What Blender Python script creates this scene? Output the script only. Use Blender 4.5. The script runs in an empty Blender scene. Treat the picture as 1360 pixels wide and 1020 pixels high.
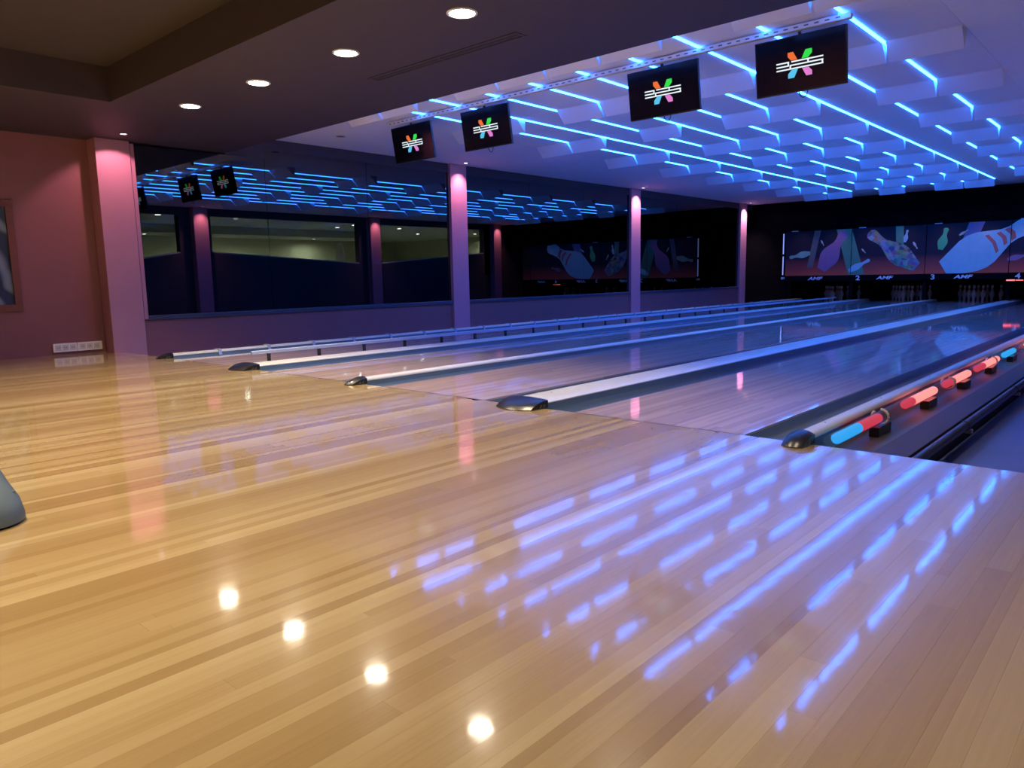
import bpy, bmesh, math, random
from mathutils import Vector, Matrix
random.seed(11)
scn = bpy.context.scene
COL = scn.collection

# ------------------------------------------------------------------ camera
cam_d = bpy.data.cameras.new('camera')
cam = bpy.data.objects.new('camera', cam_d)
COL.objects.link(cam)
cam_d.sensor_fit = 'HORIZONTAL'
cam_d.sensor_width = 36.0
F_PX = 982.76
cam_d.lens = 36.0 * F_PX / 1360.0
cam_d.clip_start = 0.02
cam_d.clip_end = 200
AX = ((0.743, 0.082, -0.665), (0.669, -0.118, 0.733), (-0.019, -0.990, -0.143))   # world axes seen from the camera (x right, y down, z forward)
rt = Vector((AX[0][0], AX[1][0], AX[2][0])).normalized()
fw = Vector((AX[0][2], AX[1][2], AX[2][2])).normalized()
fw = (fw - rt * fw.dot(rt)).normalized()
up = rt.cross(fw)
CAM = Vector((0.076, -0.006, 0.804))
cam.matrix_world = Matrix(((rt.x, up.x, -fw.x, CAM.x), (rt.y, up.y, -fw.y, CAM.y), (rt.z, up.z, -fw.z, CAM.z), (0, 0, 0, 1)))
scn.camera = cam

# ------------------------------------------------------------------ world, exposure
w = bpy.data.worlds.new('world')
scn.world = w
w.use_nodes = True
w.node_tree.nodes['Background'].inputs[0].default_value = (0.02, 0.02, 0.03, 1)
w.node_tree.nodes['Background'].inputs[1].default_value = 0.1
scn.view_settings.view_transform = 'Standard'
scn.view_settings.look = 'None'
scn.view_settings.gamma = 1.0
scn.view_settings.use_curve_mapping = False
scn.view_settings.exposure = 0.0

LED_RGB = (0.6, 6.2, 36.0)       # radiance of the ceiling light strips
DOWN_W = 212.0                     # power of one warm ceiling downlight
SPOT_W = 30.0                     # power of one column spotlight
WASH_W = 4.2                      # power of one added fill lamp over the printed boards
PIN_W = 0.25                      # power of the added fill light at each pin deck
ROOM_W = 480.0                     # power of one downlight in the room next door

# ------------------------------------------------------------------ main dimensions (metres)
FOUL = 3.45
LANE_END = 22.4
DIV = [-8.115, -6.39, -4.665, -2.94, -1.215]
LANES = [-7.30, -5.48, -3.85, -2.03]
ZC = 2.744                        # ceiling over the lanes
ZS = 2.49                         # soffit over the approach
ZT = 2.80                         # recessed ceiling behind the soffit
X0, Y0, PY = -6.814 - 0.6, 5.371, 1.77
NROW = 9
XCOL = -9.39                      # face of the left columns
XMIR = -9.45
XRED = -9.64
XR = 0.32
YB = 21.1                         # black end wall
YM = 20.3                         # front of the masking boards

# ------------------------------------------------------------------ materials
def mat(name, col, rough=0.5, metal=0.0, noise=0.0, nscale=20.0, bump=0.0, coat=0.0, coat_r=0.05, emit=None, estr=0.0, spec=0.5):
    m = bpy.data.materials.new(name)
    m.use_nodes = True
    nt = m.node_tree
    b = nt.nodes['Principled BSDF']
    b.inputs['Base Color'].default_value = (*col, 1)
    b.inputs['Roughness'].default_value = rough
    b.inputs['Metallic'].default_value = metal
    b.inputs['Specular IOR Level'].default_value = spec
    b.inputs['Coat Weight'].default_value = coat
    b.inputs['Coat Roughness'].default_value = coat_r
    if emit:
        b.inputs['Emission Color'].default_value = (*emit, 1)
        b.inputs['Emission Strength'].default_value = estr
    if noise or bump:
        tc = nt.nodes.new('ShaderNodeTexCoord')
        no = nt.nodes.new('ShaderNodeTexNoise')
        no.inputs['Scale'].default_value = nscale
        no.inputs['Detail'].default_value = 5
        nt.links.new(tc.outputs['Object'], no.inputs['Vector'])
        if noise:
            mx = nt.nodes.new('ShaderNodeMix')
            mx.data_type = 'RGBA'
            mx.inputs[6].default_value = (*[c * (1 - noise) for c in col], 1)
            mx.inputs[7].default_value = (*[min(1, c * (1 + noise)) for c in col], 1)
            nt.links.new(no.outputs['Fac'], mx.inputs[0])
            nt.links.new(mx.outputs[2], b.inputs['Base Color'])
        if bump:
            bp = nt.nodes.new('ShaderNodeBump')
            bp.inputs['Strength'].default_value = bump
            bp.inputs['Distance'].default_value = 0.01
            nt.links.new(no.outputs['Fac'], bp.inputs['Height'])
            nt.links.new(bp.outputs[0], b.inputs['Normal'])
    return m

def emat(name, col, strength):
    m = bpy.data.materials.new(name)
    m.use_nodes = True
    nt = m.node_tree
    nt.nodes.clear()
    e = nt.nodes.new('ShaderNodeEmission')
    o = nt.nodes.new('ShaderNodeOutputMaterial')
    e.inputs[0].default_value = (*col, 1)
    e.inputs[1].default_value = strength
    nt.links.new(e.outputs[0], o.inputs[0])
    return m

def wood(name, c0, c1, c2, attr, rough, coat, coat_r, bw=0.0275, seg=1.3):
    """Strip flooring: tone per board from an attribute or from the board's own cell, fine grain along Y."""
    m = bpy.data.materials.new(name)
    m.use_nodes = True
    nt = m.node_tree
    N, L = nt.nodes.new, nt.links.new
    b = nt.nodes['Principled BSDF']
    tc = N('ShaderNodeTexCoord')
    geo = N('ShaderNodeNewGeometry')
    if attr:
        a = N('ShaderNodeAttribute')
        a.attribute_name = 'tone'
        tone = a.outputs['Fac']
    else:
        sx = N('ShaderNodeSeparateXYZ')
        L(geo.outputs['Position'], sx.inputs[0])
        d = N('ShaderNodeMath'); d.operation = 'DIVIDE'; d.inputs[1].default_value = bw
        L(sx.outputs[0], d.inputs[0])
        fl = N('ShaderNodeMath'); fl.operation = 'FLOOR'
        L(d.outputs[0], fl.inputs[0])
        wn = N('ShaderNodeTexWhiteNoise'); wn.noise_dimensions = '1D'
        L(fl.outputs[0], wn.inputs['W'])
        dy = N('ShaderNodeMath'); dy.operation = 'MULTIPLY_ADD'; dy.inputs[1].default_value = 1 / seg
        L(sx.outputs[1], dy.inputs[0]); L(wn.outputs['Value'], dy.inputs[2])
        fy = N('ShaderNodeMath'); fy.operation = 'FLOOR'
        L(dy.outputs[0], fy.inputs[0])
        cb = N('ShaderNodeCombineXYZ')
        L(fl.outputs[0], cb.inputs[0]); L(fy.outputs[0], cb.inputs[1])
        w2 = N('ShaderNodeTexWhiteNoise'); w2.noise_dimensions = '2D'
        L(cb.outputs[0], w2.inputs['Vector'])
        tone = w2.outputs['Value']
    mp = N('ShaderNodeMapping')
    mp.inputs['Scale'].default_value = (120, 3.0, 1)
    L(geo.outputs['Position'], mp.inputs['Vector'])
    gr = N('ShaderNodeTexNoise'); gr.inputs['Scale'].default_value = 1.0; gr.inputs['Detail'].default_value = 6
    L(mp.outputs[0], gr.inputs['Vector'])
    ad = N('ShaderNodeMath'); ad.operation = 'MULTIPLY_ADD'; ad.inputs[1].default_value = 0.30
    L(gr.outputs['Fac'], ad.inputs[0])
    sb = N('ShaderNodeMath'); sb.operation = 'SUBTRACT'; sb.inputs[1].default_value = 0.15
    L(tone, sb.inputs[0]); L(sb.outputs[0], ad.inputs[2])
    rp = N('ShaderNodeValToRGB')
    rp.color_ramp.elements[0].color = (*c0, 1)
    rp.color_ramp.elements[1].color = (*c2, 1)
    e = rp.color_ramp.elements.new(0.5); e.color = (*c1, 1)
    L(ad.outputs[0], rp.inputs[0])
    L(rp.outputs[0], b.inputs['Base Color'])
    b.inputs['Roughness'].default_value = rough
    b.inputs['Specular IOR Level'].default_value = 0.5
    b.inputs['Coat Weight'].default_value = coat
    b.inputs['Coat Roughness'].default_value = coat_r
    b.inputs['Coat IOR'].default_value = 1.55
    # very slight waviness of the lacquer
    n2 = N('ShaderNodeTexNoise'); n2.inputs['Scale'].default_value = 9.0; n2.inputs['Detail'].default_value = 3
    L(geo.outputs['Position'], n2.inputs['Vector'])
    bp = N('ShaderNodeBump'); bp.inputs['Strength'].default_value = 0.03; bp.inputs['Distance'].default_value = 0.01
    L(n2.outputs['Fac'], bp.inputs['Height'])
    L(bp.outputs[0], b.inputs['Coat Normal'])
    return m

def glassy(name, tint, refl):
    """Clear sheet: mostly see-through with a mirror-like surface reflection."""
    m = bpy.data.materials.new(name)
    m.use_nodes = True
    nt = m.node_tree
    nt.nodes.clear()
    N, L = nt.nodes.new, nt.links.new
    o = N('ShaderNodeOutputMaterial'); mx = N('ShaderNodeMixShader'); t = N('ShaderNodeBsdfTransparent'); g = N('ShaderNodeBsdfGlossy'); f = N('ShaderNodeFresnel')
    t.inputs[0].default_value = (*tint, 1)
    g.inputs['Color'].default_value = (1, 1, 1, 1); g.inputs['Roughness'].default_value = 0.0
    f.inputs[0].default_value = refl
    L(f.outputs[0], mx.inputs[0]); L(t.outputs[0], mx.inputs[1]); L(g.outputs[0], mx.inputs[2]); L(mx.outputs[0], o.inputs[0])
    return m

M = {}
M['board'] = wood('approach_board_wood', (0.43, 0.275, 0.105), (0.57, 0.40, 0.18), (0.74, 0.57, 0.30), True, 0.24, 1.0, 0.062)
M['slab_wood'] = wood('approach_wood', (0.43, 0.275, 0.105), (0.57, 0.40, 0.18), (0.74, 0.57, 0.30), False, 0.24, 1.0, 0.062)
M['lane_wood'] = wood('lane_wood', (0.46, 0.32, 0.31), (0.58, 0.42, 0.40), (0.70, 0.53, 0.50), False, 0.35, 1.0, 0.035)
M['red_wall'] = mat('red_wall_paint', (0.26, 0.10, 0.115), 0.6, noise=0.06, nscale=3, bump=0.03)
M['mauve'] = mat('mauve_column_paint', (0.46, 0.22, 0.30), 0.5, noise=0.04, nscale=4, bump=0.03)
M['soffit'] = mat('dark_maroon_ceiling_paint', (0.050, 0.036, 0.048), 0.6, noise=0.05, nscale=3)
M['tray'] = mat('brown_ceiling_paint', (0.044, 0.033, 0.034), 0.7, noise=0.05, nscale=3)
M['white_ceiling'] = mat('white_ceiling_paint', (0.84, 0.83, 0.86), 0.75, noise=0.03, nscale=5)
M['tile'] = mat('white_ceiling_tile', (0.80, 0.79, 0.82), 0.8, noise=0.03, nscale=40, bump=0.03)
M['baffle'] = mat('white_baffle', (0.70, 0.71, 0.77), 0.7, noise=0.02, nscale=10)
M['black'] = mat('black_wall_paint', (0.0035, 0.0035, 0.005), 0.9, spec=0.1, noise=0.2, nscale=6)
M['dark_panel'] = mat('dark_navy_panel', (0.06, 0.05, 0.06), 0.7, noise=0.1, nscale=4)
M['plastic'] = mat('black_plastic', (0.012, 0.012, 0.014), 0.28, noise=0.1, nscale=60)
M['cover'] = mat('pale_grey_aluminium_cover', (0.62, 0.62, 0.60), 0.32, noise=0.04, nscale=25, spec=0.6)
M['gutter'] = mat('blue_grey_gutter', (0.15, 0.22, 0.33), 0.28, noise=0.08, nscale=12)
M['rail'] = mat('blue_white_rail', (0.36, 0.42, 0.60), 0.35, noise=0.03, nscale=20)
M['steel'] = mat('galvanised_steel', (0.55, 0.56, 0.58), 0.35, metal=0.9, noise=0.1, nscale=40)
M['trim_white'] = mat('white_trim', (0.75, 0.75, 0.73), 0.45, noise=0.03, nscale=20)
M['socket'] = mat('white_socket_plastic', (0.85, 0.83, 0.80), 0.35, noise=0.02, nscale=30)
M['socket_face'] = mat('pale_socket_face', (0.62, 0.60, 0.58), 0.4, noise=0.05, nscale=60)
M['grey_plastic'] = mat('blue_grey_moulded_plastic', (0.12, 0.17, 0.215), 0.5, noise=0.04, nscale=80, bump=0.05)
M['brown_plank'] = mat('dark_brown_plank', (0.055, 0.036, 0.03), 0.6, noise=0.3, nscale=15)
M['dark_grey'] = mat('dark_grey_sheet', (0.085, 0.09, 0.09), 0.5, noise=0.15, nscale=10)
M['pipe'] = mat('dark_pipe', (0.035, 0.033, 0.035), 0.35, noise=0.1, nscale=20)
M['pit_floor'] = mat('dark_blue_pit_floor', (0.13, 0.17, 0.46), 0.5, noise=0.2, nscale=3)
M['pin'] = mat('white_pin_plastic', (0.70, 0.69, 0.70), 0.3, noise=0.02, nscale=30)
M['pin_red'] = mat('red_pin_stripe', (0.55, 0.03, 0.03), 0.35, noise=0.05, nscale=30)
M['frame'] = mat('maroon_frame', (0.17, 0.05, 0.045), 0.45, noise=0.1, nscale=30)
M['mirror'] = mat('tinted_mirror', (0.125, 0.125, 0.13), 0.006, metal=1.0)
M['sill'] = mat('navy_mirror_sill', (0.05, 0.06, 0.11), 0.3, noise=0.1, nscale=10)
M['screen'] = mat('black_screen', (0.006, 0.006, 0.008), 0.12, noise=0.1, nscale=5)
M['led'] = emat('blue_led', LED_RGB, 1.0)
M['lamp_warm'] = emat('warm_lamp', (1.0, 0.88, 0.70), 75.0)
M['lamp_cool'] = emat('cool_lamp', (0.95, 1.0, 0.92), 60.0)
M['lamp_pink'] = emat('pink_lamp', (1.0, 0.72, 0.78), 8.0)
M['glass'] = glassy('window_glass', (0.92, 0.95, 0.94), 1.22)
def frosted(name, col, cover):
    m = bpy.data.materials.new(name); m.use_nodes = True
    nt = m.node_tree; nt.nodes.clear(); N, L = nt.nodes.new, nt.links.new
    o = N('ShaderNodeOutputMaterial'); mx = N('ShaderNodeMixShader'); t = N('ShaderNodeBsdfTransparent'); d = N('ShaderNodeBsdfPrincipled')
    d.inputs['Base Color'].default_value = (*col, 1); d.inputs['Roughness'].default_value = 0.35
    mx.inputs[0].default_value = cover
    L(t.outputs[0], mx.inputs[1]); L(d.outputs[0], mx.inputs[2]); L(mx.outputs[0], o.inputs[0])
    return m
M['tube'] = frosted('clear_grey_tube', (0.22, 0.23, 0.27), 0.30)
M['seg_blue'] = emat('blue_glow', (0.03, 0.42, 1.0), 1.25)
M['seg_red'] = emat('red_glow', (0.95, 0.07, 0.13), 0.85)
M['seg_hot'] = emat('hot_red_glow', (1.0, 0.20, 0.18), 2.6)
M['room_wall'] = mat('green_grey_room_wall', (0.46, 0.47, 0.33), 0.7, noise=0.06, nscale=2)
M['room_ceiling'] = mat('grey_room_ceiling', (0.42, 0.45, 0.43), 0.7, noise=0.03, nscale=2)
M['room_floor'] = mat('grey_room_floor', (0.5, 0.5, 0.46), 0.5, noise=0.05, nscale=2)
M['cream'] = mat('cream_post', (0.70, 0.66, 0.52), 0.5, noise=0.05, nscale=5)
M['leaf'] = mat('dark_leaf', (0.02, 0.028, 0.02), 0.6, noise=0.3, nscale=30)
M['white_letter'] = mat('white_letter', (0.80, 0.80, 0.85), 0.4, noise=0.02, nscale=30)

# ------------------------------------------------------------------ mesh helpers
class MB:
    def __init__(self): self.v = []; self.f = []
    def box(self, x0, x1, y0, y1, z0, z1):
        n = len(self.v)
        self.v += [(x0, y0, z0), (x1, y0, z0), (x1, y1, z0), (x0, y1, z0), (x0, y0, z1), (x1, y0, z1), (x1, y1, z1), (x0, y1, z1)]
        self.f += [tuple(n + i for i in q) for q in ((0, 3, 2, 1), (4, 5, 6, 7), (0, 1, 5, 4), (1, 2, 6, 5), (2, 3, 7, 6), (3, 0, 4, 7))]
        return self
    def prism(self, pts, axis, a, b):
        """Extrude a 2D outline along an axis: 'y' pts are (x,z), 'x' pts are (y,z), 'z' pts are (x,y)."""
        n = len(self.v); k = len(pts)
        def P(p, t): return {'y': (p[0], t, p[1]), 'x': (t, p[0], p[1]), 'z': (p[0], p[1], t)}[axis]
        self.v += [P(p, a) for p in pts] + [P(p, b) for p in pts]
        self.f += [tuple(range(n, n + k)), tuple(range(n + 2 * k - 1, n + k - 1, -1))]
        for i in range(k):
            j = (i + 1) % k
            self.f.append((n + i, n + k + i, n + k + j, n + j))
        return self
    def lathe(self, prof, cx, cy, seg=20):
        """Profile of (radius, z) turned about a vertical axis."""
        n = len(self.v); k = len(prof)
        for i in range(seg):
            t = 2 * math.pi * i / seg
            for r, z in prof: self.v.append((cx + r * math.cos(t), cy + r * math.sin(t), z))
        for i in range(seg):
            a = n + i * k; b = n + ((i + 1) % seg) * k
            for j in range(k - 1): self.f.append((a + j, b + j, b + j + 1, a + j + 1))
        return self
    def tube(self, pts, r, seg=10, caps=True):
        n = len(self.v); m = len(pts)
        for i, p in enumerate(pts):
            p = Vector(p)
            d = (Vector(pts[min(i + 1, m - 1)]) - Vector(pts[max(i - 1, 0)])).normalized()
            u = d.cross(Vector((0, 0, 1)))
            if u.length < 1e-4: u = Vector((1, 0, 0))
            u.normalize(); v = d.cross(u)
            for s in range(seg):
                t = 2 * math.pi * s / seg
                self.v.append(tuple(p + r * (math.cos(t) * u + math.sin(t) * v)))
        for i in range(m - 1):
            for s in range(seg):
                a = n + i * seg; t = (s + 1) % seg
                self.f.append((a + s, a + t, a + seg + t, a + seg + s))
        if caps:
            self.f.append(tuple(range(n + seg - 1, n - 1, -1)))
            self.f.append(tuple(range(n + (m - 1) * seg, n + m * seg)))
        return self
    def build(self, name, m, parent=None, smooth=False, bevel=0.0):
        off = parent_origin(parent)
        me = bpy.data.meshes.new(name)
        me.from_pydata([(a - off.x, b - off.y, c - off.z) for a, b, c in self.v], [], self.f)
        bm = bmesh.new(); bm.from_mesh(me)
        bmesh.ops.recalc_face_normals(bm, faces=bm.faces)
        if bevel: bmesh.ops.bevel(bm, geom=bm.edges[:], offset=bevel, segments=2, affect='EDGES', profile=0.6)
        bm.to_mesh(me); bm.free()
        me.materials.append(M[m])
        if smooth:
            for p in me.polygons: p.use_smooth = True
            me.set_sharp_from_angle(angle=math.radians(38))
        o = bpy.data.objects.new(name, me)
        COL.objects.link(o)
        if parent: o.parent = parent
        return o

ORI = {}
def parent_origin(p):
    o = Vector((0, 0, 0))
    while p is not None:
        o += Vector(p.location); p = p.parent
    return o
def tag(o, label=None, cat=None, group=None, kind=None):
    if label: o['label'] = label
    if cat: o['category'] = cat
    if group: o['group'] = group
    if kind: o['kind'] = kind
    return o
def thing(name, loc, label, cat, group=None):
    o = bpy.data.objects.new(name, None)
    o.empty_display_size = 0.1
    COL.objects.link(o); o.location = loc
    return tag(o, label, cat, group)
def struct(o): o['kind'] = 'structure'; return o
def box(name, m, x0, x1, y0, y1, z0, z1, parent=None, bevel=0.0):
    return MB().box(x0, x1, y0, y1, z0, z1).build(name, m, parent, bevel=bevel)
def copy_thing(root, loc):
    r = root.copy(); COL.objects.link(r); r.location = loc
    for ch in root.children:
        c = ch.copy(); COL.objects.link(c); c.parent = r
        for g in ch.children:
            d = g.copy(); COL.objects.link(d); d.parent = c
    return r
ORD = ['first', 'second', 'third', 'fourth', 'fifth', 'sixth', 'seventh', 'eighth', 'ninth', 'tenth', 'eleventh', 'twelfth', 'thirteenth', 'fourteenth', 'fifteenth', 'sixteenth']
def project(P):
    d = Vector(P) - CAM
    z = d.dot(fw)
    return (680 + F_PX * d.dot(rt) / z, 510 - F_PX * d.dot(up) / z, z)

# ================================================================== STRUCTURE
# --- approach floor
slab = struct(box('floor', 'slab_wood', -9.66, 4.0, -6.0, FOUL, -0.20, -0.016))
box('floor_rear_section', 'slab_wood', -9.66, 4.0, -6.0, -1.2, -0.016, 0.0, slab)
box('floor_side_section', 'slab_wood', 1.0, 4.0, -1.2, FOUL, -0.016, 0.0, slab)
boards = []
x = -9.64
prev = 0.5
while x < 1.0:
    bw = random.choice((0.028, 0.028, 0.042, 0.042, 0.056, 0.062))
    bw = min(bw, 1.0 - x + 1e-6)
    y = -1.2 - random.random() * 0.8
    base = random.random()
    if random.random() < 0.3: base = prev + random.uniform(-.08, .08)
    prev = base
    while y < FOUL:
        ln = random.uniform(0.7, 2.4)
        y0, y1 = max(y, -1.2), min(y + ln, FOUL)
        y += ln
        if y1 - y0 < 0.05: continue
        tone = min(1, max(0, 0.72 * base + 0.28 * random.random()))
        boards.append((x + bw / 2, y0, y1, tone, bw))
    x += bw
def seen(b):
    """Projected size of a board in the frame."""
    s = 0
    for k in range(6):
        yy = b[1] + (b[2] - b[1]) * (k + 0.5) / 6
        u, v, z = project((b[0], yy, 0)) if (Vector((b[0], yy, 0)) - CAM).dot(fw) > 0.2 else (-1, -1, 1)
        if 0 <= u <= 1360 and 0 <= v <= 1020: s += (b[2] - b[1]) / (z * z * z)
    return s
boards.sort(key=seen, reverse=True)
def add_board(mb, b, gap):
    mb.box(b[0] - b[4] / 2 + gap, b[0] + b[4] / 2 - gap, b[1] + gap, b[2] - gap, -0.016, 0.0)
def tone_attr(me, vals):
    a = me.attributes.new('tone', 'FLOAT', 'POINT')
    a.data.foreach_set('value', vals)
for b in boards[:300]:
    mb = MB(); add_board(mb, b, 0.00012)
    o = mb.build('floor_board', 'board', slab)
    tone_attr(o.data, [b[3]] * 8)
rest = MB(); tv = []
for b in boards[300:]:
    add_board(rest, b, 0.00008); tv += [b[3]] * 8
me = bpy.data.meshes.new('floor_boards_beyond')
me.from_pydata(rest.v, [], rest.f); me.materials.append(M['board']); tone_attr(me, tv)
ro = bpy.data.objects.new('floor_boards_beyond', me); COL.objects.link(ro); ro.parent = slab; ro['kind'] = 'stuff'
# small black marker dots let into the approach in front of the lanes
for c in LANES:
    for k in range(6):
        MB().lathe([(0.0, 0.0006), (0.0055, 0.0006), (0.006, 0.0)], c - 0.42 + 0.168 * k, FOUL - 0.13, 10).build('marker_dot', 'plastic', slab)
box('foul_line_strip', 'plastic', -8.30, -1.16, FOUL + 0.001, FOUL + 0.011, -0.05, -0.001, slab)

# --- sub floor under the lanes
struct(box('floor_lane_bed', 'pit_floor', -9.66, XR, FOUL, 26.2, -0.34, -0.24))

# --- left wall
wl = struct(box('wall_left', 'red_wall', -9.86, XRED, -6.0, 26.2, -0.34, 3.0))
box('knee_wall', 'red_wall', XRED, XMIR + 0.01, 3.50, 20.6, -0.24, 0.36, wl)
box('fascia', 'soffit', XRED, XMIR + 0.005, 4.975, 21.1, 2.595, ZC, wl)
box('fascia', 'soffit', XRED, XMIR + 0.005, 4.975, 5.535, 2.475, 2.594, wl)
# --- other walls
struct(box('wall_back', 'red_wall', -9.86, 4.2, -6.2, -6.0, -0.2, 3.0))
struct(box('wall_lounge_right', 'red_wall', 4.0, 4.2, -6.0, 4.97, -0.2, 3.0))
struct(box('wall_lounge_front', 'red_wall', 0.62, 4.0, FOUL + 0.02, 4.97, -0.2, 3.0))
wf = struct(box('wall_far', 'black', -9.64, XR, YB, YB + 0.12, 1.92, 3.0))
box('side_return', 'black', -9.64, -8.26, YB, YB + 0.12, -0.24, 1.92, wf)
struct(box('wall_pit_back', 'black', -9.64, XR, 23.6, 23.7, -0.24, 3.0))

# --- ceilings
XL, XJ = X0, X0 + 6.0
cl = struct(box('ceiling', 'white_ceiling', -9.64, XR, 4.97, YB, ZC + 0.016, ZC + 0.12))
box('plaster_margin_left', 'white_ceiling', -9.64, XL, 4.97, YB, ZC, ZC + 0.016, cl)
box('plaster_margin_right', 'white_ceiling', XJ, XR, 4.97, YB, ZC, ZC + 0.016, cl)
tile_me = None
for j in range(10):
    for k in range(-1, 2 * NROW + 1):
        ya = Y0 + k * PY / 2; yb = ya + PY / 2
        ya = max(ya, 4.98); yb = min(yb, YB)
        if yb - ya < 0.1: continue
        full = abs((yb - ya) - PY / 2) < 1e-4
        if full and tile_me:
            t = bpy.data.objects.new('ceiling_tile', tile_me); COL.objects.link(t); t.parent = cl
            t.location = (XL + 0.6 * j, ya, ZC)
        else:
            t = MB().box(0.002, 0.598, 0.0015, yb - ya - 0.0015, 0.0, 0.016).build('ceiling_tile', 'tile')
            t.parent = cl; t.location = (XL + 0.6 * j, ya, ZC)
            if full: tile_me = t.data
# the lowered soffit over the approach, with the recessed ceiling behind it
so = struct(box('ceiling_soffit', 'soffit', -9.64, 4.0, 2.86, 4.97, ZS, 2.98))
box('soffit_side', 'soffit', -9.64, -7.50, -6.0, 2.86, ZS, 2.98, so)
struct(box('ceiling_recess', 'tray', -7.50, 4.0, -6.0, 2.86, ZT, 2.98))
struct(box('trim_1', 'trim_white', XMIR, XL, 5.30, 5.36, ZC - 0.065, ZC))

# --- mirrors between the columns
COLY = [3.36 + 5.622 * k for k in range(4)]
CW = 0.384
def place(k): return ['beside the red wall', 'between the first and third column bays', 'third along from the red wall', 'at the dark far end'][k]
for k in range(3):
    a, b = COLY[k] + CW, COLY[k + 1]
    if k == 0: a += 0.06
    t = thing('wall_mirror', (XMIR, (a + b) / 2, 0.40), ['tinted wall mirror of three panes next to the red wall and nearest column', 'tinted wall mirror between the second and third lit columns', 'tinted wall mirror nearest the bowling pins, reflecting the printed boards'][k], 'mirror', 'wall mirrors along the lanes')
    n = 3
    for i in range(n):
        ya = a + (b - a) * i / n; yb = a + (b - a) * (i + 1) / n
        z1 = 2.59 if ya > 4.9 else 2.47
        if k == 0 and i == 0:
            z1 = 2.47
        box('mirror_pane', 'mirror', XMIR - 0.012, XMIR, ya + 0.003, yb - 0.003, 0.40, z1 if not (k == 0 and i == 1) else 2.59, t)
    box('backing', 'black', XMIR - 0.03, XMIR - 0.013, a, b, 0.37, 2.47, t)
    s = box('sill', 'sill', XMIR - 0.0, XMIR + 0.045, a, b, 0.362, 0.395, t)
    MB().tube([(XMIR + 0.028, a, 0.405), (XMIR + 0.028, b, 0.405)], 0.012, 8).build('sill_rail', 'sill', t, smooth=True)
    if k == 0: box('edge_strip', 'mauve', XMIR - 0.02, XMIR + 0.03, a - 0.045, a, 0.37, 2.47, t)

# --- columns with their spotlights
def column(x0, x1, y, z1, label, group):
    t = thing('column', ((x0 + x1) / 2, y + CW / 2, -0.24), label, 'column', group)
    box('shaft', 'mauve', x0, x1, y, y + CW, -0.24, z1, t, bevel=0.006)
    return t
col_l = ['pinkish mauve column standing at the corner of the red wall', 'slim lit column between the two longest mirrors on the left', 'slim lilac lit column, third along the mirror wall', 'slim lit column farthest away beside the black end wall']
for k in range(4):
    column(XRED, XCOL, COLY[k], ZS if k == 0 else ZC, col_l[k], 'columns along the mirror wall')
def spotlight(x, y, z, tx, ty, tz, watt, col, size, label, group, blend=0.35, r=0.035):
    t = thing('spotlight', (x, y, z), label, 'spotlight', group)
    MB().lathe([(r + 0.014, z), (r + 0.014, z - 0.004), (r, z - 0.005), (r - 0.004, z - 0.001)], x, y, 20).build('trim_ring', 'plastic', t, smooth=True)
    MB().lathe([(0.0, z - 0.0025), (r - 0.003, z - 0.0025), (r - 0.003, z - 0.001), (0.0, z - 0.001)], x, y, 20).build('lens', 'lamp_pink', t)
    l = bpy.data.lights.new('spot_beam', 'SPOT')
    l.energy = watt; l.color = col; l.spot_size = math.radians(size); l.spot_blend = blend; l.shadow_soft_size = 0.02
    o = bpy.data.objects.new('spot_beam', l); COL.objects.link(o); o.parent = t
    o.location = (0, 0, -0.012)
    o.rotation_euler = (Vector((tx, ty, tz)) - Vector((x, y, z))).to_track_quat('-Z', 'Y').to_euler()
    return t
spotlight(-8.98, COLY[0] + 0.17, ZS, XCOL, COLY[0] + 0.19, 1.72, SPOT_W * 1.15, (1.0, 0.42, 0.50), 98, 'small round spotlight in the dark soffit above the nearest column', 'column spotlights')
for k in (1, 2, 3):
    spotlight(XCOL + 0.19, COLY[k] + 0.19, ZC, XCOL, COLY[k] + 0.19, 1.6, SPOT_W * (2.2 + 1.3 * k), [(1.0, 0.42, 0.52), (1.0, 0.56, 0.72), (0.95, 0.60, 0.80)][k - 1], 92, 'small round spotlight at the ceiling edge over the %s column' % ORD[k], 'column spotlights', 1.0)

# ================================================================== LANES
lane_place = ['beside the knee wall and mirrors', 'second from the mirror wall, with the printed board numbered 2', 'third from the mirror wall, leading to the board numbered 3', 'on the right, beside the glowing tube and dark pit']
for k, c in enumerate(LANES):
    t = thing('bowling_lane', (c, FOUL, 0), 'glossy wooden bowling lane ' + lane_place[k], 'bowling lane', 'bowling lanes')
    box('lane_surface', 'lane_wood', c - 0.53, c + 0.53, FOUL + 0.012, LANE_END, -0.012, 0.0, t)
    box('lane_body', 'plastic', c - 0.53, c + 0.53, FOUL + 0.012, LANE_END, -0.20, -0.0125, t)
    for i in range(-3, 4):   # aiming arrows inlaid in the boards
        y = FOUL + 4.6 - abs(i) * 0.30; x = c + i * 0.137
        MB().prism([(x - 0.016, y), (x + 0.016, y), (x, y + 0.15)], 'z', -0.004, 0.0004).build('aiming_arrow', 'brown_plank', t)
def edges(k):
    hw = 0.145 if k in (1, 3) else 0.05
    return DIV[k] - hw, DIV[k] + hw
gnum = 0
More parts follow.
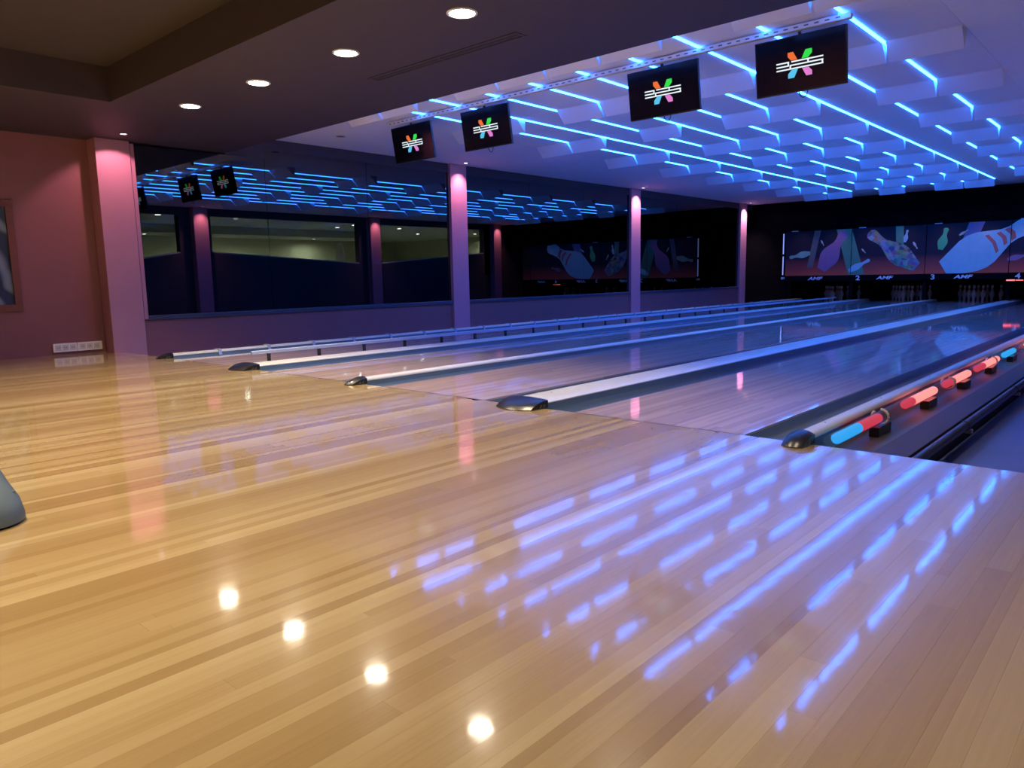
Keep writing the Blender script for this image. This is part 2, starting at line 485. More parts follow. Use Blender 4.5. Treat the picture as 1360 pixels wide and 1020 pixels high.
for k, c in enumerate(LANES):
    for side in (-1, 1):
        if side < 0: xa, xb = edges(k)[1], c - 0.53
        else: xa, xb = c + 0.53, edges(k + 1)[0]
        xm, hw = (xa + xb) / 2, (xb - xa) / 2 - 0.002
        t = thing('gutter', (xm, FOUL, -0.1), 'blue-grey rounded gutter on the %s side of the %s lane' % ('left' if side < 0 else 'right', ['mirror-side', 'second', 'third', 'right-hand'][k]), 'gutter', 'lane gutters')
        prof = [(xm - hw * math.cos(math.pi * i / 14), -0.012 - 0.085 * math.sin(math.pi * i / 14) ** 0.8) for i in range(15)]
        low = [(x, z - 0.006) for x, z in reversed(prof)]
        ys = [FOUL + 0.012, 8.32, 12.9, 17.4, LANE_END - 0.8]
        for i in range(4):
            MB().prism(prof + low, 'y', ys[i] + (0.012 if i else 0), ys[i + 1]).build('gutter_section', 'gutter', t, smooth=True)
# --- division covers with their black noses
div_l = ['narrow pale divider rail against the knee wall, with clips', 'wide pale ball-track cover between the two lanes nearest the mirrors', 'narrow pale divider rail in the middle of the lanes', 'wide pale ball-track cover in front of the right-hand lane', 'narrow pale divider rail beside the glowing tube']
for k, c in enumerate(DIV):
    wide = k in (1, 3)
    hw = 0.145 if wide else 0.046
    t = thing('lane_divider', (c, FOUL, 0), div_l[k], 'lane divider', 'lane dividers')
    if wide:
        pr = [(c - hw, 0.024), (c - hw, 0.031), (c - hw + 0.012, 0.036), (c - 0.06, 0.042), (c + 0.06, 0.042), (c + hw - 0.012, 0.036), (c + hw, 0.031), (c + hw, 0.024)]
    else:
        pr = [(c - hw, 0.020)] + [(c - hw * math.cos(math.pi * i / 10), 0.024 + 0.024 * math.sin(math.pi * i / 10)) for i in range(11)] + [(c + hw, 0.020)]
    MB().prism(pr, 'y', FOUL + 0.03, LANE_END - 0.9).build('cover', 'cover', t, smooth=True)
    box('base_board', 'gutter', c - hw + 0.004, c + hw - 0.004, FOUL + 0.03, LANE_END - 0.9, -0.24, 0.0195 if not wide else 0.0235, t)
    dz = 0.006 if wide else 0.0
    for y in (FOUL + 0.32, FOUL + 1.25, FOUL + 2.4):
        MB().lathe([(0.0, 0.0492 - dz), (0.006, 0.0488 - dz), (0.007, 0.040 - dz)], c - (0.05 if wide else 0.0), y, 10).build('screw', 'plastic', t)
    # nose: a curved hood that rises from the approach to the cover
    cw = hw + 0.008; y0, y1 = FOUL - (0.17 if wide else 0.13), FOUL + 0.035
    mb = MB(); NU, NV = 9, 9
    for u in range(NU):
        s = u / (NU - 1)
        for v in range(NV):
            q = v / (NV - 1) * 2 - 1
            yy = y0 + (y1 - y0) * s + (0.05 if wide else 0.025) * (q * q) * (1 - s)
            z = 0.004 + (0.052 if wide else 0.054) * math.sin(math.pi / 2 * s) ** 0.75 * (1 - (0.16 if wide else 0.3) * q * q)
            mb.v.append((c + cw * q * (0.93 + 0.07 * s), yy, z))
    top = NU * NV
    for u in range(NU):
        for v in range(NV):
            x, y, z = mb.v[u * NV + v]; mb.v.append((x, y, 0.001))
    for u in range(NU - 1):
        for v in range(NV - 1):
            i = u * NV + v
            mb.f.append((i, i + 1, i + NV + 1, i + NV)); mb.f.append((top + i, top + i + NV, top + i + NV + 1, top + i + 1))
    for u in range(NU - 1):
        for v in (0, NV - 1):
            i = u * NV + v; mb.f.append((i, i + NV, top + i + NV, top + i))
    for v in range(NV - 1):
        for u in (0, NU - 1):
            i = u * NV + v; mb.f.append((i, i + 1, top + i + 1, top + i))
    nose = mb.build('nose_cap', 'plastic', t, smooth=True)
    for yy in (FOUL - 0.035, FOUL - 0.005):
        MB().prism([(yy - 0.011, 0.006), (yy + 0.006, 0.006), (yy + 0.008, 0.026), (yy - 0.004, 0.02)], 'x', c + cw * 0.985, c + cw + 0.0025).build('vent_slot', 'dark_grey', nose)
    if k == 0:
        for i in range(26):
            y = 4.0 + 0.62 * i
            MB().prism([(c - 0.058, 0.0), (c - 0.05, 0.056), (c + 0.05, 0.056), (c + 0.066, -0.012), (c + 0.056, -0.012), (c + 0.043, 0.049), (c - 0.043, 0.049), (c - 0.05, 0.0)], 'y', y, y + 0.035).build('clip', 'rail', t)
# --- raised bumper rail along the first lane
t = thing('bumper_rail', (-6.62, 3.62, -0.1), 'raised pale blue bumper rail on short black posts along the mirror-side lane', 'bumper rail')
MB().prism([(-6.640, 0.102), (-6.640, 0.130), (-6.63, 0.137), (-6.612, 0.130), (-6.612, 0.102)], 'y', 3.62, 20.0).build('rail', 'rail', t)
for i in range(28):
    y = 3.79 + 0.58 * i
    MB().prism([(-6.634, -0.085), (-6.616, -0.085), (-6.614, 0.1015), (-6.636, 0.1015)], 'y', y, y + 0.03).build('post', 'plastic', t)

# ================================================================== RIGHT-HAND PIT
t = thing('ball_return_tube', (-1.085, FOUL, 0.0), 'clear ball-return light tube glowing red and blue beside the right divider', 'light tube')
TX, TZ = -1.088, 0.018
MB().tube([(TX, FOUL + 0.02, TZ), (TX, 12, TZ), (TX, 20.0, TZ)], 0.032, 14).build('tube_wall', 'tube', t, smooth=True)
for a, b, m in [(3.56, 3.87, 'seg_blue'), (3.872, 4.20, 'seg_red'), (4.72, 4.86, 'seg_red'), (4.862, 5.39, 'seg_hot'), (5.72, 5.92, 'seg_red'), (5.922, 6.42, 'seg_hot'), (6.75, 6.98, 'seg_red'), (6.982, 7.58, 'seg_hot'), (7.95, 8.42, 'seg_blue'), (9.2, 9.8, 'seg_hot'), (11.0, 11.6, 'seg_hot'), (12.6, 13.2, 'seg_blue')]:
    MB().tube([(TX, a, TZ), (TX, b, TZ)], 0.026, 12).build('glowing_section', m, t, smooth=True)
for i in range(9):
    y = 4.24 + 1.55 * i
    ring = [(TX + 0.042 * math.cos(q), y, TZ + 0.042 * math.sin(q)) for q in [math.pi * (0.5 - s * 1.75 / 14) for s in range(15)]]
    MB().tube(ring, 0.0075, 8).build('clamp', 'trim_white', t, smooth=True)
for i in range(16):
    y = 4.1 + i * 1.02
    box('support_block', 'plastic', TX - 0.012, TX + 0.036, y, y + 0.22, TZ - 0.085, TZ - 0.034, t)
t = thing('pit_ledge', (-0.95, FOUL, -0.24), 'dark ledge of grey sheet and brown plank beside the glowing tube', 'ledge')
box('grey_sheet', 'dark_grey', -1.16, -0.955, FOUL + 0.015, 20.0, -0.10, -0.068, t)
box('brown_plank', 'brown_plank', -0.953, -0.80, FOUL + 0.015, 20.0, -0.24, -0.045, t, bevel=0.004)
t = thing('pit_pipe', (-0.765, FOUL, -0.1), 'long dark pipe running along the outer edge of the brown plank', 'pipe')
MB().tube([(-0.765, FOUL + 0.02, -0.06), (-0.765, 10, -0.06), (-0.765, 20, -0.06)], 0.024, 12).build('pipe', 'pipe', t, smooth=True)
for i in range(9):
    y = 4.65 + 1.6 * i
    box('pipe_bracket', 'steel', -0.79, -0.728, y, y + 0.03, -0.10, -0.078, t)
    MB().tube([(-0.765, y, -0.06), (-0.765, y + 0.03, -0.06)], 0.028, 12).build('collar', 'pipe', t, smooth=True)
struct(box('floor_pit', 'pit_floor', -0.79, XR, FOUL + 0.01, YB, -0.24, -0.17))

# ================================================================== CEILING BAFFLES AND LIGHT STRIPS
def filled(c, r):
    if c in (2, 7): return False
    if c == 4 and r % 3 == 2: return False
    return True
wm = None
for r in range(NROW):
    n = 0
    for c in range(10):
        if not filled(c, r): continue
        lab = 'blue-lit white ceiling baffle, %s from the left, %s row from the soffit' % (ORD[n], ORD[r])
        n += 1
        if wm is None:
            o = MB().prism([(0, 0), (0.145, -0.148), (0.153, -0.148), (0.153, 0.0)], 'x', 0.014, 0.586).build('ceiling_baffle', 'baffle')
            wm = o.data
        else:
            o = bpy.data.objects.new('ceiling_baffle', wm); COL.objects.link(o)
        o.location = (XL + 0.6 * c, Y0 + PY * r, ZC)
        tag(o, lab, 'baffle', 'wedge baffles on the ceiling')
sm = None
for j in range(1, 10):
    x = XL + 0.6 * j
    t = thing('light_strip', (x, Y0, ZC), 'long thin blue ceiling light strip, %s from the left' % ORD[j - 1], 'light strip', 'blue ceiling light strips')
    for r in range(-1, 8):
        ya = Y0 + PY * r if r >= 0 else 5.02
        yb = Y0 + PY * (r + 1)
        if r >= 0 and sm:
            o = bpy.data.objects.new('strip_section', sm); COL.objects.link(o)
        else:
            o = MB().prism([(-0.014, -0.0005), (-0.014, -0.007), (-0.010, -0.010), (0.010, -0.010), (0.014, -0.007), (0.014, -0.0005)], 'y', 0.0, yb - ya - 0.004).build('strip_section', 'led')
            if r >= 0: sm = o.data
        o.parent = t; o.location = (0, ya - Y0, 0)

# ================================================================== SCREENS
tr = thing('mounting_rail', (-4.7, 6.12, ZC), 'long perforated steel rail under the ceiling carrying the four screens', 'rail')
mb = MB()
mb.box(-7.45, -1.95, 6.095, 6.10, 2.686, 2.726); mb.box(-7.45, -1.95, 6.14, 6.145, 2.686, 2.726); mb.box(-7.45, -1.95, 6.10, 6.14, 2.722, 2.726)
mb.build('channel', 'cover', tr)
for i in range(68):
    x = -7.42 + 0.08 * i
    box('slot', 'dark_grey', x, x + 0.035, 6.094, 6.0955, 2.701, 2.711, tr)
for x in (-7.2, -6.4, -4.75, -3.0, -2.05):
    MB().tube([(x, 6.12, 2.722), (x, 6.12, ZC)], 0.006, 8).build('hanger_rod', 'steel', tr)
def logo_mat(n, c, s=1.0):
    M[n] = emat(n, c, s); return n
logo_mat('logo_orange', (0.85, 0.16, 0.04)); logo_mat('logo_green', (0.04, 0.72, 0.08)); logo_mat('logo_cyan', (0.10, 0.55, 0.85)); logo_mat('logo_pink', (0.75, 0.22, 0.62)); logo_mat('logo_white', (0.86, 0.95, 1.0)); logo_mat('logo_teal', (0.2, 0.7, 0.7))
def make_tv(x, label):
    W2, H2 = 0.362, 0.213
    t = thing('hanging_screen', (0, 0, 0), label, 'screen', 'screens hanging over the foul line')
    # built upright about its centre, front face at y = 0 looking along -Y
    MB().box(-W2, W2, 0.0, 0.028, -H2, H2).build('housing', 'plastic', t, bevel=0.004)
    MB().box(-0.20, 0.20, 0.028, 0.055, -0.14, 0.12).build('rear_bulge', 'plastic', t, bevel=0.006)
    s = MB().box(-W2 + 0.008, W2 - 0.008, -0.0015, 0.001, -H2 + 0.012, H2 - 0.008).build('screen', 'screen', t)
    dz = -0.004
    def piece(n, pts, m): MB().prism([(a, b + dz) for a, b in pts], 'y', -0.003, -0.0016).build(n, m, s)
    piece('logo_shape', [(-0.092, 0.098), (-0.048, 0.098), (-0.016, 0.036), (-0.066, 0.036), (-0.092, 0.066)], 'logo_orange')
    piece('logo_shape', [(0.100, 0.098), (0.100, 0.066), (0.068, 0.036), (0.018, 0.036), (0.050, 0.098)], 'logo_green')
    piece('logo_shape', [(-0.092, -0.096), (-0.044, -0.096), (-0.012, -0.034), (-0.062, -0.034), (-0.092, -0.064)], 'logo_cyan')
    piece('logo_shape', [(0.098, -0.096), (0.098, -0.064), (0.070, -0.034), (0.020, -0.034), (0.052, -0.096)], 'logo_pink')
    a, b, c, h = 0.026, 0.0, -0.026, 0.0052
    U = lambda px: (px - 635) / 830 * 0.372
    def hbar(p, q, z): piece('logo_stroke', [(U(p), z - h), (U(q), z - h), (U(q), z + h), (U(p), z + h)], 'logo_white')
    def vbar(p, z0, z1): piece('logo_stroke', [(U(p) - 0.006, z0 + h), (U(p) + 0.006, z0 + h), (U(p) + 0.006, z1 - h), (U(p) - 0.006, z1 - h)], 'logo_white')
    hbar(220, 452, a); vbar(437, b, a); hbar(220, 452, b); hbar(220, 1050, c); vbar(472, c, b); hbar(462, 600, b); hbar(602, 690, b); hbar(692, 800, b)
    hbar(492, 1050, a); vbar(788, b, a); hbar(802, 1050, b); vbar(1034, c, b)
    # arm up to the rail and a cable loop below
    MB().tube([(0.0, 0.065, 0.10), (0.0, 0.045, 0.18), (0.0, 0.015, 0.232)], 0.014, 8).build('mount_arm', 'plastic', t, smooth=True)
    MB().box(-0.09, 0.09, 0.055, 0.075, 0.02, 0.14).build('mount_plate', 'plastic', t)
    lp = [(-0.02 + 0.035 * (1 - math.cos(q)) , 0.03, -H2 + 0.01 - 0.055 * math.sin(q)) for q in [math.pi * i / 12 for i in range(13)]]
    MB().tube(lp, 0.004, 6).build('cable', 'plastic', t, smooth=True)
    t.location = (x, 6.15, 2.445)
    t.rotation_euler = (math.radians(9.0), 0, 0)
    return t
tv_x = [-7.06, -5.82, -3.585, -2.345]
tv_l = ['black hanging screen with coloured logo, farthest left', 'black hanging screen with coloured logo, second from the left', 'black hanging screen with coloured logo, third from the left', 'black hanging screen with coloured logo, rightmost and largest in view']
for x, l in zip(tv_x, tv_l): make_tv(x, l)

t = thing('ceiling_grille', (-8.62, 6.22, ZC), 'small flat round grille in the smooth ceiling left of the first screen', 'grille')
MB().lathe([(0.0, ZC - 0.004), (0.055, ZC - 0.004), (0.06, ZC)], -8.62, 6.22, 20).build('disc', 'dark_grey', t, smooth=True)
MB().lathe([(0.058, ZC), (0.058, ZC - 0.006), (0.068, ZC - 0.006), (0.070, ZC)], -8.62, 6.22, 20).build('rim', 'cover', t, smooth=True)

t = thing('slot_vent', (-4.35, 4.14, ZS), 'long narrow slot air vent in the dark soffit between lamps and screens', 'air vent')
for y in (4.085, 4.185):
    box('frame_bar', 'soffit', -5.20, -3.52, y - 0.012, y + 0.012, ZS - 0.006, ZS, t)
for x in (-5.20, -4.36, -3.54):
    box('end_bar', 'soffit', x, x + 0.02, 4.097, 4.173, ZS - 0.006, ZS, t)
M['vent_dark'] = mat('dark_vent_slot', (0.024, 0.017, 0.022), 0.7, noise=0.1, nscale=20)
box('slot', 'vent_dark', -5.18, -3.54, 4.097, 4.173, ZS - 0.002, ZS, t)
box('blade', 'soffit', -5.18, -3.54, 4.128, 4.140, ZS - 0.005, ZS - 0.002, t)

# ================================================================== DOWNLIGHTS
def downlight(x, y, z, watt, label, group, m='lamp_warm', col=(1.0, 0.80, 0.55), r=0.085, size=104):
    t = thing('downlight', (x, y, z), label, 'ceiling light', group)
    MB().lathe([(r + 0.016, z), (r + 0.016, z - 0.005), (r, z - 0.008), (r - 0.006, z - 0.002)], x, y, 28).build('trim_ring', 'trim_white', t, smooth=True)
    MB().lathe([(0.0, z - 0.005), (r - 0.003, z - 0.005), (r - 0.003, z - 0.001), (0.0, z - 0.001)], x, y, 28).build('lens', m, t)
    if watt:
        l = bpy.data.lights.new('down_beam', 'SPOT')
        l.energy = watt; l.color = col; l.spot_size = math.radians(size); l.spot_blend = 0.6; l.shadow_soft_size = 0.07
        o = bpy.data.objects.new('down_beam', l); COL.objects.link(o); o.parent = t; o.location = (0, 0, -0.02)
    return t
dl = ['farthest left of the four', 'second from the left of the four', 'third from the left of the four', 'nearest and rightmost of the four in view']
for k in range(6):
    lab = 'round warm downlight in the dark soffit, ' + dl[k] if k < 4 else 'round warm downlight in the dark soffit above the %s' % ('right-hand lane' if k == 4 else 'pit edge')
    downlight(-7.16 + 1.215 * k, 3.46 + 0.03 * min(k, 3), ZS, DOWN_W * (1.0, 1.0, 0.9, 0.7, 0.3, 0.2)[k], lab, 'downlights in the soffit')
for i, x in enumerate((-6.6, -4.0, -1.7, 2.0)):
    for j, y in enumerate((0.6, -2.4, -4.8)):
        downlight(x, y, ZT, DOWN_W * (2.0, 2.1, 1.0, 0.1)[i], 'round warm downlight in the recessed brown ceiling, %s row, %s from left' % (ORD[j], ORD[i]), 'downlights in the recessed ceiling')

# ================================================================== FAR END: PINSETTERS, MASKING BOARDS, PINS
LX = [DIV[k] for k in range(5)]
def art_mat(n, col, rough=0.5, noise=0.15, ns=8): M[n] = mat(n, col, rough, noise=noise, nscale=ns); return n
def sky_mat():
    m = bpy.data.materials.new('printed_dusk_sky'); m.use_nodes = True
    nt = m.node_tree; N, L = nt.nodes.new, nt.links.new
    b = nt.nodes['Principled BSDF']
    g = N('ShaderNodeNewGeometry'); s = N('ShaderNodeSeparateXYZ'); L(g.outputs['Position'], s.inputs[0])
    mr = N('ShaderNodeMapRange'); mr.inputs[1].default_value = 0.69; mr.inputs[2].default_value = 1.87; L(s.outputs[2], mr.inputs[0])
    rp = N('ShaderNodeValToRGB'); L(mr.outputs[0], rp.inputs[0])
    el = rp.color_ramp.elements
    el[0].color = (0.80, 0.12, 0.06, 1); el[1].color = (0.014, 0.017, 0.03, 1)
    e = el.new(0.16); e.color = (0.46, 0.075, 0.06, 1)
    e = el.new(0.40); e.color = (0.035, 0.025, 0.04, 1)
    L(rp.outputs[0], b.inputs['Base Color']); b.inputs['Roughness'].default_value = 0.6; b.inputs['Specular IOR Level'].default_value = 0.15
    return m
M['sky'] = sky_mat()
art_mat('art_blue', (0.35, 0.60, 0.62)); art_mat('art_purple', (0.35, 0.16, 0.30)); art_mat('art_green', (0.10, 0.50, 0.18)); art_mat('art_cyan', (0.30, 0.55, 0.40)); art_mat('art_pale', (0.60, 0.55, 0.42)); art_mat('art_red', (0.62, 0.14, 0.10)); art_mat('art_teal', (0.10, 0.27, 0.15)); art_mat('art_dusk', (0.16, 0.15, 0.14)); art_mat('art_violet', (0.22, 0.16, 0.30))
def patch_mat():
    m = bpy.data.materials.new('patchwork_print'); m.use_nodes = True
    nt = m.node_tree; N, L = nt.nodes.new, nt.links.new
    b = nt.nodes['Principled BSDF']
    tc = N('ShaderNodeTexCoord'); v = N('ShaderNodeTexVoronoi'); v.inputs['Scale'].default_value = 11
    L(tc.outputs['Object'], v.inputs['Vector'])
    hs = N('ShaderNodeHueSaturation'); hs.inputs['Saturation'].default_value = 0.75; hs.inputs['Value'].default_value = 0.42
    L(v.outputs['Color'], hs.inputs['Color']); L(hs.outputs[0], b.inputs['Base Color'])
    b.inputs['Roughness'].default_value = 0.4
    return m
M['patch'] = patch_mat()
PIN = [(0.0, 0.133), (0.06, 0.165), (0.16, 0.215), (0.27, 0.270), (0.36, 0.285), (0.45, 0.262), (0.56, 0.190), (0.66, 0.125), (0.74, 0.110), (0.82, 0.125), (0.90, 0.150), (0.95, 0.140), (0.985, 0.09), (1.0, 0.0)]   # (along, half width) of a pin, length 1
board_l = ['printed dusk board with a large purple pin, above the mirror-side lane', 'printed dusk board with a patchwork pin, above the lane numbered 2', 'printed dusk board with a big blue striped pin, above the lane numbered 3', 'printed dusk board over the right-hand lane']
boards_t = []
for k in range(4):
    a, b = LX[k] + 0.008, LX[k + 1] - 0.008
    t = thing('masking_board', ((a + b) / 2, YM, 0.54), board_l[k], 'printed board', 'masking boards above the pins')
    p = box('picture_panel', 'sky', a, b, YM, YM + 0.03, 0.69, 1.87, t)
    box('lower_rail', 'black', a, b, YM - 0.012, YM + 0.03, 0.545, 0.688, t)
    box('top_clip', 'trim_white', a + 0.16, a + 0.32, YM - 0.03, YM + 0.02, 1.872, 1.89, t)
    boards_t.append((t, p, a, b))
    for q in (0.25, 0.75):  # fixtures added to brighten the boards and bring out their red
        x = a + (b - a) * q
        wl_ = thing('added_wash_light', (x, YM - 0.55, 2.03), 'small added fill lamp above the printed board, %s from the left' % ORD[2 * k + (q > 0.5)], 'lamp', 'added fill lamps over the boards')
        box('arm', 'black', x - 0.008, x + 0.008, YM - 0.54, YM + 0.02, 2.03, 2.045, wl_)
        box('bracket', 'black', x - 0.008, x + 0.008, YM + 0.005, YM + 0.02, 1.872, 2.03, wl_)
        box('head', 'black', x - 0.04, x + 0.04, YM - 0.57, YM - 0.54, 2.02, 2.05, wl_)
        ld = bpy.data.lights.new('added_wash_beam', 'SPOT'); ld.energy = WASH_W; ld.color = (1.0, 0.62, 0.62); ld.spot_size = math.radians(88); ld.spot_blend = 1.0; ld.shadow_soft_size = 0.05
        lo = bpy.data.objects.new('added_wash_beam', ld); COL.objects.link(lo); lo.parent = wl_; lo.location = (0, 0.0, -0.03)
        lo.rotation_euler = (Vector((0, 0.55, -0.75))).to_track_quat('-Z', 'Y').to_euler()
def art(outline, m, depth=0.002, name='printed_shape', layer=0):
    """Printed figure, cut where one board ends and the next begins."""
    for t, p, a, b in boards_t:
        poly = clip(clip(clip(clip(outline, 0, a, 1), 0, b, -1), 1, 0.692, 1), 1, 1.868, -1)
        if len(poly) < 3: continue
        y = YM - 0.001 - 0.0016 * layer
        MB().prism(poly, 'y', y - 0.0014, y).build(name, m, p)
def clip(poly, ax, v, sgn):
    out = []
    for i in range(len(poly)):
        p, q = poly[i - 1], poly[i]
        ip, iq = (p[ax] - v) * sgn >= 0, (q[ax] - v) * sgn >= 0
        if ip != iq:
            s = (v - p[ax]) / (q[ax] - p[ax])
            out.append((p[0] + s * (q[0] - p[0]), p[1] + s * (q[1] - p[1])))
        if iq: out.append(q)
    return out
def art_pin(base, head, m, fat=0.62, layer=1, stripes=None):
    bx, bz = base; hx, hz = head
    L_ = math.hypot(hx - bx, hz - bz); ux, uz = (hx - bx) / L_, (hz - bz) / L_
    P = lambda s, w: (bx + ux * s * L_ - uz * w * L_ * fat, bz + uz * s * L_ + ux * w * L_ * fat)
    art([P(s, w) for s, w in PIN] + [P(s, -w) for s, w in reversed(PIN[:-1])], m, layer=layer, name='printed_pin')
    if stripes:
        for s0, s1, w in stripes: art([P(s0, w), P(s1, w * 0.9), P(s1 + 0.02, 0), P(s1, -w * 0.9), P(s0, -w), P(s0 + 0.02, 0)], 'art_red', layer=layer + 1)
art([(-7.52, 0.9), (-7.36, 0.9), (-7.18, 1.868), (-7.34, 1.868)], 'art_dusk', layer=0)
art([(-6.78, 1.868), (-6.40, 1.868), (-6.05, 0.70), (-6.45, 0.70)], 'art_teal', layer=0)
art([(-5.36, 1.868), (-5.18, 1.868), (-5.16, 1.38), (-5.33, 1.38)], 'art_teal', layer=0)
art([(-3.78, 1.868), (-3.46, 1.868), (-3.62, 1.40), (-3.92, 1.40)], 'art_violet', layer=0)
art_pin((-7.14, 0.84), (-6.56, 1.82), 'art_purple', 0.75)
art_pin((-4.85, 0.86), (-5.99, 1.76), 'patch', 0.62)
art_pin((-4.26, 0.80), (-2.40, 1.88), 'art_blue', 0.70, 1, [(0.50, 0.535, 0.16), (0.60, 0.64, 0.11), (0.68, 0.73, 0.10)])
art_pin((-7.44, 1.29), (-8.00, 1.18), 'art_cyan', 0.55)
art_pin((-6.44, 0.79), (-5.93, 1.07), 'art_blue', 0.5)
art_pin((-5.14, 1.47), (-5.09, 1.77), 'art_blue', 0.6)
art_pin((-4.35, 1.26), (-4.24, 1.77), 'art_green', 0.72)
art_pin((-2.98, 0.99), (-2.55, 1.09), 'art_purple', 0.5)
for a, b in [((-7.17, 1.61), (-7.09, 1.47)), ((-6.14, 1.35), (-6.04, 1.24)), ((-4.95, 1.47), (-4.85, 1.30)), ((-3.97, 1.58), (-3.79, 1.70))]:
    art_pin(a, b, 'art_pale', 0.5)
def text(s, x, y, z, size, m, parent, name, shear=0.0, sx=1.0):
    cu = bpy.data.curves.new('t', 'FONT'); cu.body = s; cu.size = size; cu.align_x = 'CENTER'; cu.align_y = 'CENTER'; cu.extrude = 0.002; cu.shear = shear; cu.offset = 0.004
    to = bpy.data.objects.new('t', cu); COL.objects.link(to)
    bpy.context.view_layer.update()
    me = bpy.data.meshes.new_from_object(to.evaluated_get(bpy.context.evaluated_depsgraph_get()))
    bpy.data.objects.remove(to)
    me.transform(Matrix.Diagonal((sx, 1, 1, 1)))
    me.transform(Matrix.Rotation(math.radians(90), 4, 'X'))
    me.materials.clear(); me.materials.append(M[m])
    o = bpy.data.objects.new(name, me); COL.objects.link(o); o.parent = parent
    o.location = Vector((x, y, z)) - parent_origin(parent)
    return o
for k in range(4):
    t, p, a, b = boards_t[k]
    text('AMF', LX[k] + 0.82, YM - 0.0145, 0.607, 0.112, 'white_letter', t, 'logo_lettering', 0.25, 1.65)
    if k: text(str(k + 1), LX[k] + 0.19, YM - 0.0145, 0.607, 0.165, 'white_letter', t, 'lane_number', 0, 1.25)
# light tube on the free edge of the first board
t = thing('edge_light', (-8.16, YM - 0.02, 0.69), 'upright bluish white light tube at the left edge of the printed boards', 'light tube')
M['tube_light'] = emat('bluish_tube_light', (0.24, 0.34, 1.0), 1.1)
for z0, z1 in ((0.72, 1.22), (1.28, 1.83)):
    MB().tube([(-8.165, YM - 0.02, z0), (-8.165, YM - 0.02, z1)], 0.014, 10).build('lamp', 'tube_light', t)
box('holder', 'black', -8.19, -8.14, YM - 0.035, YM + 0.04, 1.222, 1.278, t)
box('foot', 'trim_white', -8.20, -8.13, YM - 0.04, YM + 0.04, 0.60, 0.66, t)
box('back_batten', 'black', -8.185, -8.145, YM + 0.003, YM + 0.04, 0.60, 1.85, t)
# red signal lamp above the third divider
t = thing('signal_lamp', (-2.86, YM - 0.02, 0.52), 'small red lamp bar glowing under the edge of the board numbered 3', 'lamp')
M['red_lamp'] = emat('red_lamp', (1.0, 0.10, 0.10), 4.0)
box('lamp_body', 'plastic', -2.98, -2.62, YM - 0.03, YM - 0.0, 0.49, 0.535, t)
box('lens', 'red_lamp', -2.96, -2.80, YM - 0.036, YM - 0.031, 0.505, 0.53, t)
box('lens', 'red_lamp', -2.78, -2.64, YM - 0.036, YM - 0.031, 0.51, 0.522, t)
# pinsetter housings and side walls
for k in range(4):
    t = thing('pinsetter', (LANES[k], 21.5, 0.6), 'black pinsetter housing over the pins of the %s lane from the mirrors' % ORD[k], 'pinsetter', 'pinsetters')
    box('housing', 'black', LX[k] + 0.06, LX[k + 1] - 0.06, YM + 0.20, 23.4, 0.62, 1.80, t)
    ld = bpy.data.lights.new('added_pin_beam', 'AREA'); ld.energy = PIN_W; ld.color = (0.9, 0.75, 0.85); ld.shape = 'RECTANGLE'; ld.size = 1.2; ld.size_y = 0.06  # unseen fill light added to brighten the pins
    lo = bpy.data.objects.new('added_pin_beam', ld); COL.objects.link(lo); lo.parent = t; lo.location = (0, YM + 0.30 - 21.5, 0.0)
    lo.rotation_euler = Vector((0, 1.2, -0.45)).to_track_quat('-Z', 'Y').to_euler()
    box('added_pin_lamp', 'trim_white', LANES[k] - 0.62, LANES[k] + 0.62, YM + 0.26, YM + 0.34, 0.604, 0.618, t)  # body of the added fill light
    box('sweep_bar', 'black', LX[k] + 0.10, LX[k + 1] - 0.10, YM + 0.15, YM + 0.19, 0.56, 0.66, t)
for k in range(5):
    t = thing('kickback', (LX[k], 21.6, -0.2), 'black side wall between pin decks, %s from the mirror wall' % ORD[k], 'partition', 'pin deck side walls')
    box('panel', 'black', LX[k] - 0.05, LX[k] + 0.05, 20.62 + 0.9, 23.4, -0.235, 0.60, t)
    box('front_post', 'black', LX[k] - 0.04, LX[k] + 0.04, YM + 0.04, YM + 0.12, 0.06, 1.80, t)
# pins: ten on each lane, in a triangle
prof = [(0.0, 0.0), (0.0258, 0.0), (0.0286, 0.01), (0.036, 0.06), (0.0495, 0.10), (0.0595, 0.125), (0.0605, 0.145), (0.055, 0.18), (0.042, 0.215), (0.030, 0.24), (0.0235, 0.268), (0.0232, 0.285), (0.0262, 0.31), (0.0315, 0.335), (0.032, 0.35), (0.027, 0.367), (0.015, 0.378), (0.0, 0.381)]
first = None
for k, c in enumerate(LANES):
    for row in range(4):
        for i in range(row + 1):
            x = c + (i - row / 2) * 0.3048; y = FOUL + 18.29 + row * 0.264
            lab = 'white bowling pin on the %s lane from the mirrors, %s' % (ORD[k], ['head pin at the front', 'second row, %s', 'third row, %s', 'back row, %s'][row] % (() if row == 0 else (['left', 'right'] if row == 1 else ['left', 'middle', 'right'] if row == 2 else ['far left', 'centre left', 'centre right', 'far right'])[i]))
            if first is None:
                first = thing('bowling_pin', (x, y, 0), lab, 'bowling pin', 'bowling pins on the first lane')
                MB().lathe(prof, x, y, 18).build('body', 'pin', first, smooth=True)
                for z in (0.262, 0.288):
                    MB().lathe([(0.0236, z), (0.0247, z + 0.002), (0.0247, z + 0.012), (0.0240, z + 0.014)], x, y, 18).build('neck_stripe', 'pin_red', first, smooth=True)
            else:
                o = copy_thing(first, (x, y, 0)); tag(o, lab, None, 'bowling pins on the %s lane' % ORD[k])

